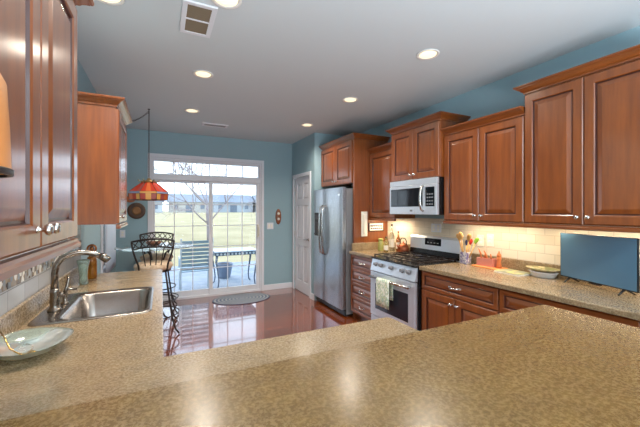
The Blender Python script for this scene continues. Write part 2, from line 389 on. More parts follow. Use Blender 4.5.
tag(slab([2.3, XR-.03, XR-.009], [3.196, 3.724, 3.744], lambda x, y: x > XR-.03 or y > 3.724, CT1+.0005, CT1+.1).build('backsplash', COUNTER, bevel=.004), 'low speckled backsplash strip around the short counter corner', 'backsplash')

# ------------------------------------------------------------------ cabinets
def raised_panel(b, x0, x1, z0, z1, y=0, t=.021, st=.058):
    def R(d, yy): return [(x0+d, yy, z0+d), (x1-d, yy, z0+d), (x1-d, yy, z1-d), (x0+d, yy, z1-d)]
    k = st
    loops = [R(0, y), R(0, y-t+.006), R(.006, y-t), R(k, y-t), R(k+.006, y-t+.004), R(k+.009, y-t+.012), R(k+.016, y-t+.012), R(k+.042, y-t+.002), R(k+.046, y-t+.001)]
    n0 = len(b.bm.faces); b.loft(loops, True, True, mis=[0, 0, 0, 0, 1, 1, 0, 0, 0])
    b.bm.faces.ensure_lookup_table()
    for f in b.bm.faces[n0:]: f.smooth = False
    return b
def knob(parent, x, y, z):
    return B().lathe([(.009, 0), (.009, -.003), (.0055, -.005), (.0055, -.014), (.013, -.019), (.0155, -.025), (.012, -.031), (.004, -.033)], (x, y, z), 14, 'y').build('knob', NICKEL, parent)
def pull(parent, x, y, z, w=.1):
    b = B(); pts = [(x-w/2+w*i/10, y-.004-.024*math.sin(PI*i/10)**.6, z-.004*math.sin(PI*i/10)) for i in range(11)]
    b.tube(pts, [.004+.0045*math.sin(PI*i/10) for i in range(11)])
    b.lathe([(.014, 0), (.012, -.004), (.004, -.006)], (x-w/2, y, z), 10, 'y', sc=(1.6, .8)); b.lathe([(.014, 0), (.012, -.004), (.004, -.006)], (x+w/2, y, z), 10, 'y', sc=(1.6, .8))
    return b.build('pull', NICKEL, parent)
CROWN = [(0, -.012), (.010, -.012), (.010, 0), (.014, .012), (.022, .018), (.030, .034), (.044, .050), (.05, .054), (.05, .060), (.058, .064), (.062, .078), (.062, .088)]
def crown(parent, w, d, h, lret, rret, m=None):
    loops = []
    for o, z in CROWN+[(-.01, .088)]:
        l, r = (o if lret else 0), (o if rret else 0)
        z = z*.62
        loops.append([(-l, d, h+z), (-l, -o, h+z), (w+r, -o, h+z), (w+r, d, h+z)])
    b = B(); b.loft(loops, True, True, closed=True)
    for f in b.bm.faces: f.smooth = False
    return b.build('crown_molding', CHERRY_H, parent)
def wall_cab(label, loc, rot, w, d, h, n, lret=True, rret=True, rail=True, group=None, hinge='l', cx=0):
    t = thing('wall_cabinet', label, 'cabinet', loc, rot, group)
    B().box(0, w, 0, d, 0, h).build('carcass', CHERRY, t, bevel=.002)
    dw = (w-.004-.004*n)/n
    for i in range(n):
        x0 = .004+i*(dw+.004)
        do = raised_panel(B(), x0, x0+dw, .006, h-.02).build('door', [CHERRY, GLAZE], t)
        left = (i == 0) if n == 2 else (hinge == 'l')
        knob(do, x0+dw-.03 if left else x0+.03, -.021, .055)
    crown(t, w+cx, d, h, lret, rret)
    if rail:
        B().prism([(-.022, -.034), (-.03, -.03), (-.03, -.016), (-.022, -.010), (-.022, -.001), (-.002, -.001), (-.002, -.034)], 0.001, w-.001, 'x').build('light_rail', CHERRY_H, t)
    return t
RF = -PI/2   # faces -X
LF = PI/2    # faces +X
G = 'raised panel cherry wall cabinets'
YA, YBm, YC_, YD = .797, 1.607, 2.424, 3.19
wall_cab('tall cherry wall cabinet with two doors above the television', (2.606, YBm, 1.355), RF, YBm-YA, .305, 1.033, 2, group=G)
wall_cab('cherry two-door wall cabinet between microwave and the tallest right cabinet', (2.606, YC_, 1.355), RF, YC_-YBm-.001, .305, .873, 2, False, False, group=G)
wall_cab('short cherry two-door wall cabinet directly above the microwave', (2.546, YD, 1.80), RF, YD-YC_-.001, .365, .588, 2, rail=False, group=G)
wall_cab('narrow single-door cherry wall cabinet between microwave and refrigerator panel', (2.606, 3.744, 1.355), RF, 3.744-YD-.001, .305, .888, 1, False, False, group=G, hinge='l')
wall_cab('cherry two-door cabinet above the stainless refrigerator', (2.351, 4.735, 1.83), RF, 4.735-3.784, .55, .608, 2, False, True, rail=False, group=G, cx=.038)
wall_cab('cherry two-door wall cabinet at the near left edge above the sink counter', (-.301, .66, 1.355), LF, .826, .318, .868, 2, group=G)
wall_cab('cherry wall cabinet hanging past the sink with its plain side panel showing', (-.301, 2.80, 1.355), LF, .60, .318, .868, 1, group=G, hinge='r')
tag(B().box(2.345, XR-.001, 3.7465, 3.782, 0, 2.429).build('end_panel', CHERRY, bevel=.002), 'tall cherry end panel between refrigerator and short counter', 'panel')

def base_cab(label, loc, rot, w, d, kind, group='raised panel cherry base cabinets'):
    t = thing('base_cabinet', label, 'cabinet', loc, rot, group)
    if kind == 'sink':
        c = B(); c.box(0, .018, 0, d, .1, .8755); c.box(w-.018, w, 0, d, .1, .8755); c.box(.018, w-.018, 0, .018, .1, .8755); c.box(.018, w-.018, d-.012, d, .1, .8755); c.box(.018, w-.018, .018, d-.012, .1, .118)
        c.box(.002, w-.002, .07, d-.002, 0, .1); c.build('carcass', CHERRY, t, bevel=.002)
    else: B().box(0, w, 0, d, .1, .8755).box(0.002, w-.002, .07, d-.002, 0, .1).build('carcass', CHERRY, t, bevel=.002)
    if kind == 'drawers':
        zs = [(.108, .32), (.324, .505), (.509, .69), (.694, .868)]
        for a, c in zs:
            o = raised_panel(B(), .004, w-.004, a, c, st=.032).build('drawer', [CHERRY_H, GLAZE], t); pull(o, w/2, -.021, (a+c)/2)
    else:
        o = raised_panel(B(), .004, w-.004, .694, .868, st=.034).build('drawer', [CHERRY_H, GLAZE], t)
        if kind == 'doors': pull(o, w/2, -.021, .781)
        n = 2; dw = (w-.012)/2
        for i in range(n):
            x0 = .004+i*(dw+.004)
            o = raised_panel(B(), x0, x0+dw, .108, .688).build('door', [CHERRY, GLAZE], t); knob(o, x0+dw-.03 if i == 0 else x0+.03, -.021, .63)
    return t
base_cab('cherry base cabinet with four drawers left of the range', (2.306, 3.744, 0), RF, .545, .604, 'drawers')
base_cab('cherry base cabinet with wide drawer and two doors right of the range', (2.306, 2.424, 0), RF, .812, .604, 'doors')
base_cab('cherry base cabinet under the television end of the right worktop', (2.306, 1.611, 0), RF, .81, .604, 'doors')
base_cab('cherry sink base cabinet under the stainless sink', (-.042, 1.84, 0), LF, .87, .575, 'sink')
base_cab('cherry base cabinet at the far end of the sink counter', (-.042, 2.711, 0), LF, .63, .575, 'doors')
base_cab('cherry base cabinet forming the kitchen side of the peninsula', (1.03, 1.293, 0), PI, .86, .49, 'doors')

# ------------------------------------------------------------------ refrigerator
def fridge():
    w, h = .915, 1.775
    t = thing('refrigerator', 'stainless side-by-side refrigerator with curved handles and ice dispenser', 'refrigerator', (2.188, 4.73, 0), RF)
    B().box(.002, w-.002, .075, .70, .03, h-.02).build('body', GRAY_SIDE, t, bevel=.006)
    B().box(.03, w-.03, .1, .68, 0, .03).build('feet_base', BLACK, t)
    B().box(.01, w-.01, .05, .075, .025, .1).build('toe_grille', BLACK, t)
    xs = .385
    for nm, a, c, hx in (('freezer_door', .003, xs-.003, xs-.045), ('fridge_door', xs+.003, w-.003, xs+.045)):
        prof = []
        for i in range(9):
            u = i/8; prof.append((a+(c-a)*u, .012-.012*(1-(2*u-1)**4)))
        f = B(); lp0 = [(x, y, .105) for x, y in prof]+[(c, .07, .105), (a, .07, .105)]; lp1 = [(x, y, h) for x, y, _ in lp0]
        f.loft([lp0, lp1]); d = f.build(nm, STEEL_FRIDGE, t, bevel=.003)
        for q in d.data.polygons: q.use_smooth = False
        hb = B(); hb.tube([(hx, -.002, .80), (hx, -.035, .83), (hx, -.05, .93), (hx, -.058, 1.1), (hx, -.058, 1.2), (hx, -.05, 1.4), (hx, -.035, 1.5), (hx, -.002, 1.53)], [.012, .014, .015, .016, .016, .015, .014, .012], 10)
        hb.build('handle', NICKEL, d)
        if nm == 'freezer_door':
            q = B(); q.box(.06, .3, -.004, .004, 1.06, 1.42); q.build('dispenser_bezel', BLACK, d, bevel=.004)
            q = B(); q.box(.085, .275, -.007, -.003, 1.1, 1.28); q.box(.1, .26, -.03, -.006, 1.08, 1.1); q.build('dispenser_recess', BLACKGLASS, d)
            q = B(); q.box(.085, .275, -.007, -.003, 1.31, 1.39); q.build('dispenser_display', DARKGLASS, d)
    for x in (.03, w-.1): B().box(x, x+.07, .02, .09, h-.0195, h).build('hinge_cover', BLACK, t)
    B().box(w-.1, w-.05, -.001, .003, 1.66, 1.68).build('badge', NICKEL, t)
fridge()

# ------------------------------------------------------------------ range
def stove():
    w = .756
    t = thing('range', 'stainless freestanding gas range with black grates and towel', 'range', (2.222, 3.188, 0), RF)
    B().box(.0, w, .03, .655, .05, .895).build('body', [BLACK], t, bevel=.003)
    B().box(.03, w-.03, .06, .6, 0, .05).build('plinth', BLACK, t)
    o = B().box(.004, w-.004, .003, .03, .06, .235).build('warming_drawer', STEEL, t, bevel=.004)
    B().box(.2, w-.2, -.006, .003, .2, .214).build('drawer_lip', STEEL, o)
    o = B().box(.004, w-.004, -.004, .03, .245, .745).build('oven_door', STEEL, t, bevel=.006)
    B().box(.1, w-.1, -.007, -.003, .33, .62).build('oven_window', DARKGLASS, o, bevel=.002)
    b = B(); b.tube([(.045, -.052, .695), (w-.045, -.052, .695)], .013, 12); b.tube([(.07, -.003, .695), (.07, -.052, .695)], .011); b.tube([(w-.07, -.003, .695), (w-.07, -.052, .695)], .011)
    b.build('oven_handle', NICKEL, o)
    B().prism([(-.006, .755), (.07, .755), (.07, .905), (.03, .905)], .003, w-.003, 'x').build('control_panel', STEEL, t, bevel=.003)
    for x in (.1, .2, .378, .556, .656):
        kb = B().lathe([(.024, 0), (.024, -.006), (.018, -.009), (.017, -.03), (.014, -.034)], (0, 0, 0), 16, 'y'); kb.box(-.003, .003, -.037, -.02, -.016, .016)
        kb.build('burner_knob', GRAY_SIDE, t, (x, .008, .835), (-.23, 0, 0))
    B().box(.0, w, .0, .6, .893, .914).build('cooktop', BLACK, t, bevel=.005)
    for x in (.17, .378, .586):
        for y in ((.16, .44) if x != .378 else (.3,)):
            B().lathe([(.05, .914), (.05, .92), (.038, .922), (.038, .93), (.01, .932)], (x, y, 0), 18).build('burner', IRON, t)
    for k in range(3):
        x0, x1 = .022+k*.24, .022+k*.24+.232; g = B(); z = .944; y0, y1 = .05, .565
        for x in (x0, x1): g.box(x-.006, x+.006, y0, y1, z-.012, z)
        for y in (y0, (y0+y1)/2, y1): g.box(x0, x1, y-.006, y+.006, z-.012, z)
        xm = (x0+x1)/2
        g.box(xm-.005, xm+.005, y0+.03, y1-.03, z-.01, z+.001)
        for y in (.16, .44): g.box(x0+.02, x1-.02, y-.005, y+.005, z-.01, z+.002)
        for x in (x0, x1):
            for y in (y0, y1): g.box(x-.007, x+.007, y-.007, y+.007, .914, z)
        g.build('grate', IRON, t)
    b = B(); b.prism([(.6, .895), (.66, .895), (.66, 1.155), (.628, 1.155), (.612, 1.13)], .0, w, 'x'); o = b.build('backguard', STEEL, t, bevel=.004)
    B().prism([(.598, .92), (.605, .92), (.6125, 1.0), (.6055, 1.0)], .001, w-.001, 'x').build('lower_trim', BLACK, o)
    b = B().prism([(.6065, 1.05), (.614, 1.05), (.62, 1.13), (.6115, 1.13)], .25, .5, 'x'); b.build('clock_panel', BLACKGLASS, o)
    for i in range(4): B().box(.29+i*.05, .318+i*.05, .6045, .612, 1.075, 1.085).build('clock_button', NICKEL, o)
    return t
stove()
# towel over oven handle
def towel():
    m = mat('printed_towel', lin(214, 222, 206), .9); v = mapped(m, (1, 1, 1)); f = noise(m, v, 26, 2)
    r = ramp(m, [(.45, lin(226, 228, 214)), (.53, lin(150, 178, 160)), (.6, lin(206, 212, 170)), (.68, lin(232, 232, 222))]); L(m, f, r.inputs[0]); L(m, r.outputs[0], P_(m).inputs['Base Color'])
    b = B(); loops = []; n = 14
    path = [(-.022, .5), (-.022, .6), (-.026, .68), (-.035, .704), (-.052, .713), (-.069, .704), (-.073, .68), (-.075, .6), (-.076, .5), (-.076, .41)]
    for y, z in path:
        loops.append([(.22*i/n, y-.005*math.sin(i*1.25)*(1 if z < .69 else .2), z) for i in range(n+1)])
    b.loft(loops, False, False, closed=False)
    o = b.build('dish_towel', m, loc=(2.222, 3.188-.215, 0), rot=RF, smooth=True)
    s = o.modifiers.new('thickness', 'SOLIDIFY'); s.thickness = .003; s.offset = 0
    tag(o, 'pale green printed dish towel hanging on the oven handle', 'towel')
towel()

# ------------------------------------------------------------------ microwave
def micro():
    w, h = .754, .388
    t = thing('microwave', 'stainless over-range microwave with black window and arched handle', 'microwave', (2.505, 3.186, 1.409), RF)
    B().box(0, w, .03, .40, 0, h).build('body', BLACK, t, bevel=.003)
    B().box(.0, w, 0, .03, h-.062, h).build('vent_panel', STEEL, t, bevel=.003)
    d = B().box(.0, w, -.004, .03, .003, h-.065).build('door', STEEL, t, bevel=.004)
    B().box(.03, .555, -.008, -.003, .09, h-.095).build('window', BLACKGLASS, d, bevel=.002)
    B().box(.6, w-.03, -.008, -.003, .09, h-.095).build('keypad', BLACKGLASS, d, bevel=.002)
    km = mat('grey_key_print', lin(120, 124, 130), .5)
    for i in range(3):
        for k in range(4): B().box(.62+i*.033, .642+i*.033, -.0092, -.0075, .105+k*.035, .12+k*.035).build('key', km, d)
    b = B(); x = .565; b.tube([(x, -.004, .04), (x, -.03, .055), (x, -.046, .11), (x, -.05, .17), (x, -.046, .23), (x, -.03, .29), (x, -.004, .31)], [.012, .013, .014, .014, .014, .013, .012], 10); b.build('handle', NICKEL, d)
    B().box(.36, .4, -.0055, -.003, .035, .055).build('badge', GRAY_SIDE, d)
micro()

# ------------------------------------------------------------------ sink and tap
def sink():
    t = thing('sink', 'stainless drop-in sink with wide rim set into the left worktop', 'sink', (0, 0, CT1))
    x0, x1, y0, y1 = -.572, -.047, 1.95, 2.60
    a0, a1, c0, c1 = -.455, -.075, 2.005, 2.55
    loops = [rrect(x0, x1, y0, y1, .05, .0003), rrect(x0+.002, x1-.002, y0+.002, y1-.002, .05, .005), rrect(x0+.012, x1-.012, y0+.012, y1-.012, .045, .007),
             rrect(a0-.012, a1+.012, c0-.012, c1+.012, .07, .004), rrect(a0, a1, c0, c1, .065, -.004), rrect(a0+.012, a1-.012, c0+.012, c1-.012, .06, -.15), rrect(a0+.03, a1-.03, c0+.03, c1-.03, .06, -.178), rrect(a0+.06, a1-.06, c0+.06, c1-.06, .06, -.184)]
    b = B(); b.loft(loops, False, True); b.build('basin', STEEL_SINK, t)
    B().lathe([(.045, -.1835), (.045, -.181), (.035, -.179), (.03, -.182)], ((a0+a1)/2, (c0+c1)/2, 0), 20).build('drain', CHROME, t)
sink()
def faucet():
    t = thing('faucet', 'brushed nickel gooseneck faucet standing on the sink rim', 'faucet', (-.515, 2.19, CT1+.006))
    b = B(); b.lathe([(.032, 0), (.032, .008), (.024, .014), (.02, .03), (.023, .05), (.02, .07), (.0215, .1), (.019, .12)], n=18); b.build('body', CHROME, t, smooth=True)
    pts = [(0, 0, .115), (0, 0, .2), (.008, .002, .245), (.03, .007, .279), (.065, .015, .297), (.1, .024, .303), (.14, .033, .3), (.175, .041, .288), (.205, .047, .272)]
    b = B().tube(pts, [.0185, .0165, .016, .0155, .015, .015, .0155, .017, .018], 12); sp = b.build('spout', CHROME, t)
    B().tube([(.2, .046, .275), (.215, .049, .266), (.232, .053, .252), (.238, .054, .246)], [.019, .0215, .022, .019], 12).build('spray_head', CHROME, sp)
    b = B(); b.tube([(.018, -.0, .085), (.04, .0, .085)], .014, 12); b.tube([(.042, 0, .085), (.05, .012, .12), (.056, .025, .16), (.055, .028, .178)], [.011, .008, .009, .006], 10); b.build('lever', CHROME, t)
faucet()
t = thing('soap_pump', 'small nickel soap pump on the sink rim beside the faucet', 'soap dispenser', (-.50, 2.33, CT1+.006))
B().lathe([(.02, 0), (.02, .006), (.012, .012), (.011, .05), (.014, .055), (.012, .066)], n=14).build('base', CHROME, t, smooth=True)
B().tube([(0, 0, .06), (0, 0, .075), (.015, .003, .082), (.055, .01, .077)], [.006, .008, .008, .005], 8).build('nozzle', CHROME, t)

# glass dish on the near left counter
def dish():
    t = thing('glass_dish', 'shallow frosted glass dish on the counter in front of the sink', 'dish', (-.455, 1.595, CT1))
    b = B(); n = 40; loops = []
    for r, z in ((.05, 0.001), (.09, .012), (.125, .032), (.14, .05), (.143, .052), (.138, .048), (.12, .034), (.086, .017), (.046, .007)):
        loops.append([(r*.94*math.cos(2*PI*i/n)*(1+.03*math.cos(2*2*PI*i/n)), r*1.04*math.sin(2*PI*i/n), z+(.004*math.cos(6*PI*i/n) if r > .12 else 0)) for i in range(n)])
    b.loft(loops, True, True); b.build('bowl', FROST, t, smooth=True)
    t2 = thing('glass_ornament', 'small clear glass ornament with gilt wire stem lying in the glass dish', 'ornament', (-.462, 1.575, CT1+.009))
    gold = mat('gilt_wire', lin(186, 150, 84), .25, metal=1)
    b = B(); b.lathe([(.004, .0), (.018, .003), (.028, .014), (.024, .027), (.008, .036)], n=14); b.build('bead', CLEAR, t2, smooth=True)
    b = B(); b.tube([(.028, -.016, .003), (.0, -.034, .01), (-.035, -.015, .03), (-.06, .02, .062), (-.085, .06, .075)], .0025, 6); b.lathe([(.012, .0), (.016, .006), (.006, .012)], (.03, -.018, 0), 10); b.build('stem', gold, t2)
dish()
AMBER = mat('amber_glass', lin(190, 120, 40), .08, trans=.6, spec=.6)
t = thing('decanter', 'amber glass bottle with round ornate stopper at the counter end', 'bottle', (-.50, 3.13, CT1))
t.scale = (1.1, 1.1, 1.12)
B().lathe([(.03, 0), (.033, .008), (.032, .12), (.028, .15), (.012, .165), (.011, .18)], n=20).build('bottle_body', AMBER, t, smooth=True)
b = B(); b.tube([(.026*math.cos(a*PI/8), .0, .212+.026*math.sin(a*PI/8)) for a in range(16)], .007, 8, closed=True); b.lathe([(.002, .19), (.013, .2), (.015, .212), (.012, .224), (.002, .232)], n=14); b.lathe([(.011, .178), (.008, .188)], n=12)
b.build('stopper', mat('copper_knob', lin(170, 108, 66), .3, metal=1), t)
t = thing('glass_vase', 'pale flared glass tumbler on counter beside the amber bottle', 'vase', (-.515, 2.90, CT1))
B().lathe([(.03, 0), (.032, .004), (.025, .05), (.03, .12), (.042, .18), (.04, .18), (.027, .12), (.022, .05), (.02, .01)], n=20).build('vase_body', FROST, t, smooth=True)

# ------------------------------------------------------------------ television
def tv():
    a, c = Vector((2.785, 1.448)), Vector((2.618, .93)); w = (a-c).length; ang = math.atan2((c-a).y, (c-a).x)
    t = thing('television', 'flat black television on two feet at the right end of the counter', 'television', (a.x, a.y, CT1), ang)
    B().box(0, w, 0, .014, .036, .372).build('bezel', BLACK, t, bevel=.003)
    B().box(.04, w-.04, .014, .05, .08, .28).build('back_housing', BLACK, t, bevel=.01)
    scr = mat('screen_with_sheen', lin(66, 104, 130), .36, spec=1.0)  # reflected blue sheen painted into the base colour
    B().box(.006, w-.006, -.0015, .001, .044, .368).build('screen', scr, t)
    for x in (.08, w-.08):
        b = B(); b.tube([(x, .008, .042), (x+.004, -.03, .02), (x+.006, -.05, .006)], [.007, .006, .005], 6); b.tube([(x, .008, .042), (x+.004, .05, .02), (x+.006, .075, .006)], [.007, .006, .005], 6)
        b.build('foot', BLACK, t)
    B().box(w/2-.04, w/2+.04, -.004, .014, .027, .0365).build('sensor_bar', BLACK, t)
tv()

# ------------------------------------------------------------------ things on the right counter
WOODL = wood_mat('pale_wood', lin(190, 140, 80), lin(222, 178, 112), .5, (14, 14, 2), 0)
TERRA = mat('terracotta', lin(198, 112, 62), .6)
def crock():
    t = thing('utensil_crock', 'blue and white utensil crock holding wooden spoons beside the range', 'utensil holder', (2.79, 2.325, CT1))
    cm = two_tone('patterned_ceramic', lin(222, 216, 214), lin(120, 112, 158), 40, .3)
    b = B(); b.lathe([(.05, 0), (.053, .006), (.053, .11), (.056, .118), (.05, .118), (.047, .1), (.047, .012)], n=4, cap=True); b.build('crock_body', cm, t, rot=PI/4, bevel=.004)
    red = mat('red_silicone', lin(196, 50, 40), .4); grn = mat('green_silicone', lin(120, 160, 50), .4); blu = mat('navy_silicone', lin(40, 50, 90), .4)
    for nm, m, bx, tx, z, hw in (('wooden_spoon', WOODL, (.01, .024), (-.012, .09), .30, .026), ('wooden_spatula', WOODL, (-.01, .012), (-.025, .045), .32, .03), ('wooden_spoon', WOODL, (-.02, -.016), (-.035, -.075), .31, .028),
                                 ('red_spatula', red, (.02, -.008), (.035, -.04), .255, .024), ('green_spoon', grn, (.016, -.03), (.02, -.125), .275, .026), ('blue_spatula', blu, (.015, .006), (.03, .01), .24, .022)):
        o = thing(nm, {'wooden_spoon': 'pale wooden spoon standing in the utensil crock', 'wooden_spatula': 'flat pale wooden spatula standing in the utensil crock', 'red_spatula': 'red spatula standing in the utensil crock', 'green_spoon': 'green spoon leaning right in the utensil crock', 'blue_spatula': 'navy blue spatula standing in the utensil crock'}[nm], 'utensil', (2.79, 2.325, CT1))
        if nm == 'wooden_spoon': o['label'] = 'pale wooden spoon leaning '+('left, towards the range,' if tx[1] > 0 else 'right, away from the range,')+' in the utensil crock'; 
        p0 = Vector((bx[0]*.5, bx[1]*.5, .02)); p1 = Vector((tx[0], tx[1], z)); d = p1-p0
        hd = B(); hd.tube([p0, p0+d*.75], .006, 8); hd.build('handle', WOODL if m is not WOODL else m, o)
        e = B(); pts = [p0+d*k for k in (.72, .78, .86, .94, 1.0)]; loops = []
        for q, r in zip(pts, (.008, .6*hw, hw, hw*.95, .4*hw)):
            loops.append([q+Vector((.22*r*math.cos(a*PI/5), r*math.sin(a*PI/5), 0)) for a in range(10)])
        e.loft(loops); e.build('head', m, o)
crock()
def caddy():
    tag(B().box(-.075, .075, -.14, .14, 0, .012).build('wooden_tray', mat('orange_wood', lin(222, 140, 80), .45), loc=(2.795, 2.06, CT1), bevel=.004), 'orange wooden tray under the pink box by the tiled wall', 'tray')
    t = thing('napkin_holder', 'pink oblong box on the orange tray with terracotta sticks', 'box', (2.8, 2.09, CT1+.012))
    pk = mat('dusty_pink', lin(206, 134, 116), .5)
    b = B(); b.box(-.04, .04, -.085, .085, 0, .008); b.box(-.04, -.032, -.085, .085, .008, .075); b.box(.032, .04, -.085, .085, .008, .075); b.box(-.032, .032, -.085, -.077, .008, .075); b.box(-.032, .032, .077, .085, .008, .075); b.build('box_body', pk, t, bevel=.002)
    for k, (y, dy, z) in enumerate(((.055, .03, .16), (.03, -.02, .13), (-.005, .03, .145), (-.04, -.005, .12))):
        tag(B().tube([(2.8+.004*k, 2.09+y, CT1+.021), (2.8, 2.09+y+dy*.5, CT1+.012+z*.7), (2.79, 2.09+y+dy, CT1+.012+z)], [.007, .009, .005], 8).build('terracotta_stick', TERRA), ('terracotta stick in the pink box, tallest and leaning left', 'terracotta stick in the pink box, second from the left', 'terracotta stick in the pink box, third from the left', 'terracotta stick in the pink box, shortest and rightmost')[k], 'stick', 'terracotta sticks in the pink box')
    t = thing('pepper_mill', 'slim upright wooden pepper mill on the orange tray right of the pink box', 'pepper mill', (2.79, 1.96, CT1+.012))
    B().lathe([(.022, 0), (.022, .02), (.015, .05), (.018, .08), (.02, .1)], n=16).build('mill_body', TERRA, t, smooth=True)
    B().lathe([(.018, .1), (.02, .115), (.014, .135), (.006, .14), (.008, .15), (.003, .155)], n=16).build('mill_cap', TERRA, t, smooth=True)
caddy()
t = thing('booklet', 'yellow green booklet lying flat on the right counter', 'booklet', (2.735, 1.79, CT1), -.1)
B().box(-.09, .09, -.115, .115, 0.0005, .012).build('pages', OFFWHITE, t)
B().box(-.092, .092, -.117, .117, .012, .0145).build('cover', two_tone('yellow_green_cover', lin(184, 176, 120), lin(140, 144, 124), 14, .45), t)
t = thing('casserole_dish', 'white oval lidless dish next to the television', 'dish', (2.795, 1.58, CT1))
B().lathe([(.075, 0.0005), (.085, .004), (.105, .04), (.112, .043), (.112, .047), (.1, .046), (.082, .012)], n=28, sc=(.68, 1.0)).build('dish_body', mat('white_ceramic', lin(224, 222, 222), .25), t, smooth=True)
t = thing('leaf_platter', 'olive leaf-patterned shallow platter resting on the white dish', 'platter', (2.79, 1.58, CT1+.0475))
B().lathe([(.06, 0), (.085, .004), (.125, .022), (.128, .026), (.12, .024), (.08, .009)], n=28, sc=(.68, 1.0)).build('platter_body', two_tone('leaf_print', lin(206, 190, 150), lin(132, 132, 82), 22, .4), t, smooth=True)

# ------------------------------------------------------------------ things left of the range
t = thing('green_jar', 'green glass jar on the short counter by the cherry panel', 'jar', (2.64, 3.55, CT1))
B().lathe([(.036, 0), (.04, .008), (.04, .11), (.03, .13), (.03, .14)], n=20).build('jar_body', mat('green_glass', lin(196, 198, 120), .15, trans=.5), t, smooth=True)
B().lathe([(.033, .14), (.034, .162), (.02, .168)], n=20).build('lid', mat('olive_lid', lin(150, 150, 70), .5), t, smooth=True)
def bottle(label, loc, h, r, m, cap):
    t = thing('bottle', label, 'bottle', loc, 0, 'bottles left of the range')
    B().lathe([(r*.9, 0), (r, .006), (r, h*.55), (r*.8, h*.63), (r*.36, h*.72), (r*.34, h*.95)], n=18).build('bottle_body', m, t, smooth=True)
    B().lathe([(r*.4, h*.94), (r*.4, h), (r*.3, h*1.005)], n=12).build('cap', cap, t)
    B().lathe([(r*1.012, h*.15), (r*1.012, h*.45)], n=18, cap=False).build('paper_label', OFFWHITE, t)
bottle('tall clear bottle with dark cap behind the others left of the range', (2.76, 3.47, CT1), .36, .036, mat('clear_bottle', lin(220, 214, 190), .05, trans=.8), IRON)
bottle('short amber bottle between the clear bottle and the copper kettle', (2.80, 3.385, CT1), .27, .03, AMBER, mat('red_cap', lin(160, 60, 40), .5))
bottle('pale yellow oil bottle in front of the clear bottle left of the range', (2.62, 3.41, CT1), .2, .03, mat('oil_bottle', lin(214, 190, 120), .06, trans=.7), BLACK)
t = thing('kettle', 'round copper kettle with black handle on counter beside the range', 'kettle', (2.79, 3.275, CT1))
COPPER = mat('copper', lin(158, 86, 56), .38, metal=.7)
B().lathe([(.06, 0), (.068, .008), (.072, .05), (.06, .095), (.03, .115)], n=24).build('kettle_body', COPPER, t, smooth=True)
B().lathe([(.031, .113), (.026, .122), (.008, .126), (.01, .14), (.003, .146)], n=16).build('lid', COPPER, t, smooth=True)
B().tube([(0, -.055, .1), (0, -.06, .15), (0, -.03, .185), (0, .03, .185), (0, .06, .15), (0, .055, .1)], .006, 8).build('handle', BLACK, t)
B().tube([(-.06, 0, .06), (-.09, 0, .08), (-.105, 0, .105)], [.014, .01, .008], 8).build('spout', COPPER, t)
# on the cherry end panel
t = thing('wall_phone', 'long cream wall telephone on the cherry end panel', 'telephone', (2.50, 3.746, 1.10))
B().box(-.048, .048, -.022, 0, 0, .34).build('phone_base', OFFWHITE, t, bevel=.008)
B().box(-.03, .03, -.05, -.0225, .03, .31).build('handset', OFFWHITE, t, bevel=.012)
t = thing('plaque', 'small framed black and white sign on the cherry end panel', 'sign', (2.70, 3.746, 1.165))
B().box(-.125, .125, -.014, 0, 0, .12).build('plaque_frame', IRON, t, bevel=.002)
B().box(-.112, .112, -.0165, -.0135, .012, .108).build('plaque_card', OFFWHITE, t)
b = B(); random.seed(5)
for r in range(2):
    x = -.1
    while x < .09:
        wd = random.uniform(.012, .03); b.tube([(x+wd*i/6, -.0168, .04+r*.036+.009*math.sin(i*1.9+r)) for i in range(7)], .006, 5); x += wd+.008
b.build('lettering', mat('dark_print', lin(52, 46, 60), .6), t)

# outlets and switches
def plate(name, label, cat, loc, rot, w, h, toggles, kind):
    t = thing(name, label, cat, loc, rot, 'white wall plates')
    B().box(-w/2, w/2, -.006, 0, -h/2, h/2).build('cover_plate', WHITE if kind != 'cream' else OFFWHITE, t, bevel=.002)
    for x in toggles:
        if name == 'outlet': B().box(x-.016, x+.016, -.0085, -.0055, .006, .034).box(x-.016, x+.016, -.0085, -.0055, -.034, -.006).build('socket', OFFWHITE, t, bevel=.002)
        else: B().box(x-.016, x+.016, -.011, -.0055, -.033, .033).build('rocker', OFFWHITE, t, bevel=.002)
plate('light_switch', 'white double light switch on teal wall right of patio door', 'switch', (1.79, YB, 1.17), 0, .12, .118, (-.025, .025), 'w')
plate('outlet', 'cream outlet plate on tiles above the pink box, the right one of two', 'outlet', (XR-.008, 2.13, 1.165), RF, .076, .12, (0,), 'cream')
plate('outlet', 'cream outlet plate on tiles nearer the utensil crock', 'outlet', (XR-.008, 2.24, 1.15), RF, .07, .115, (0,), 'cream')
plate('outlet', 'white outlet plate on the tiles above the range backguard', 'outlet', (XR-.008, 2.83, 1.25), RF, .15, .1, (-.035, .035), 'w')
plate('outlet', 'small white outlet plate on the teal back wall near its left corner', 'outlet', (-.53, YB, 1.10), 0, .07, .115, (0,), 'w')

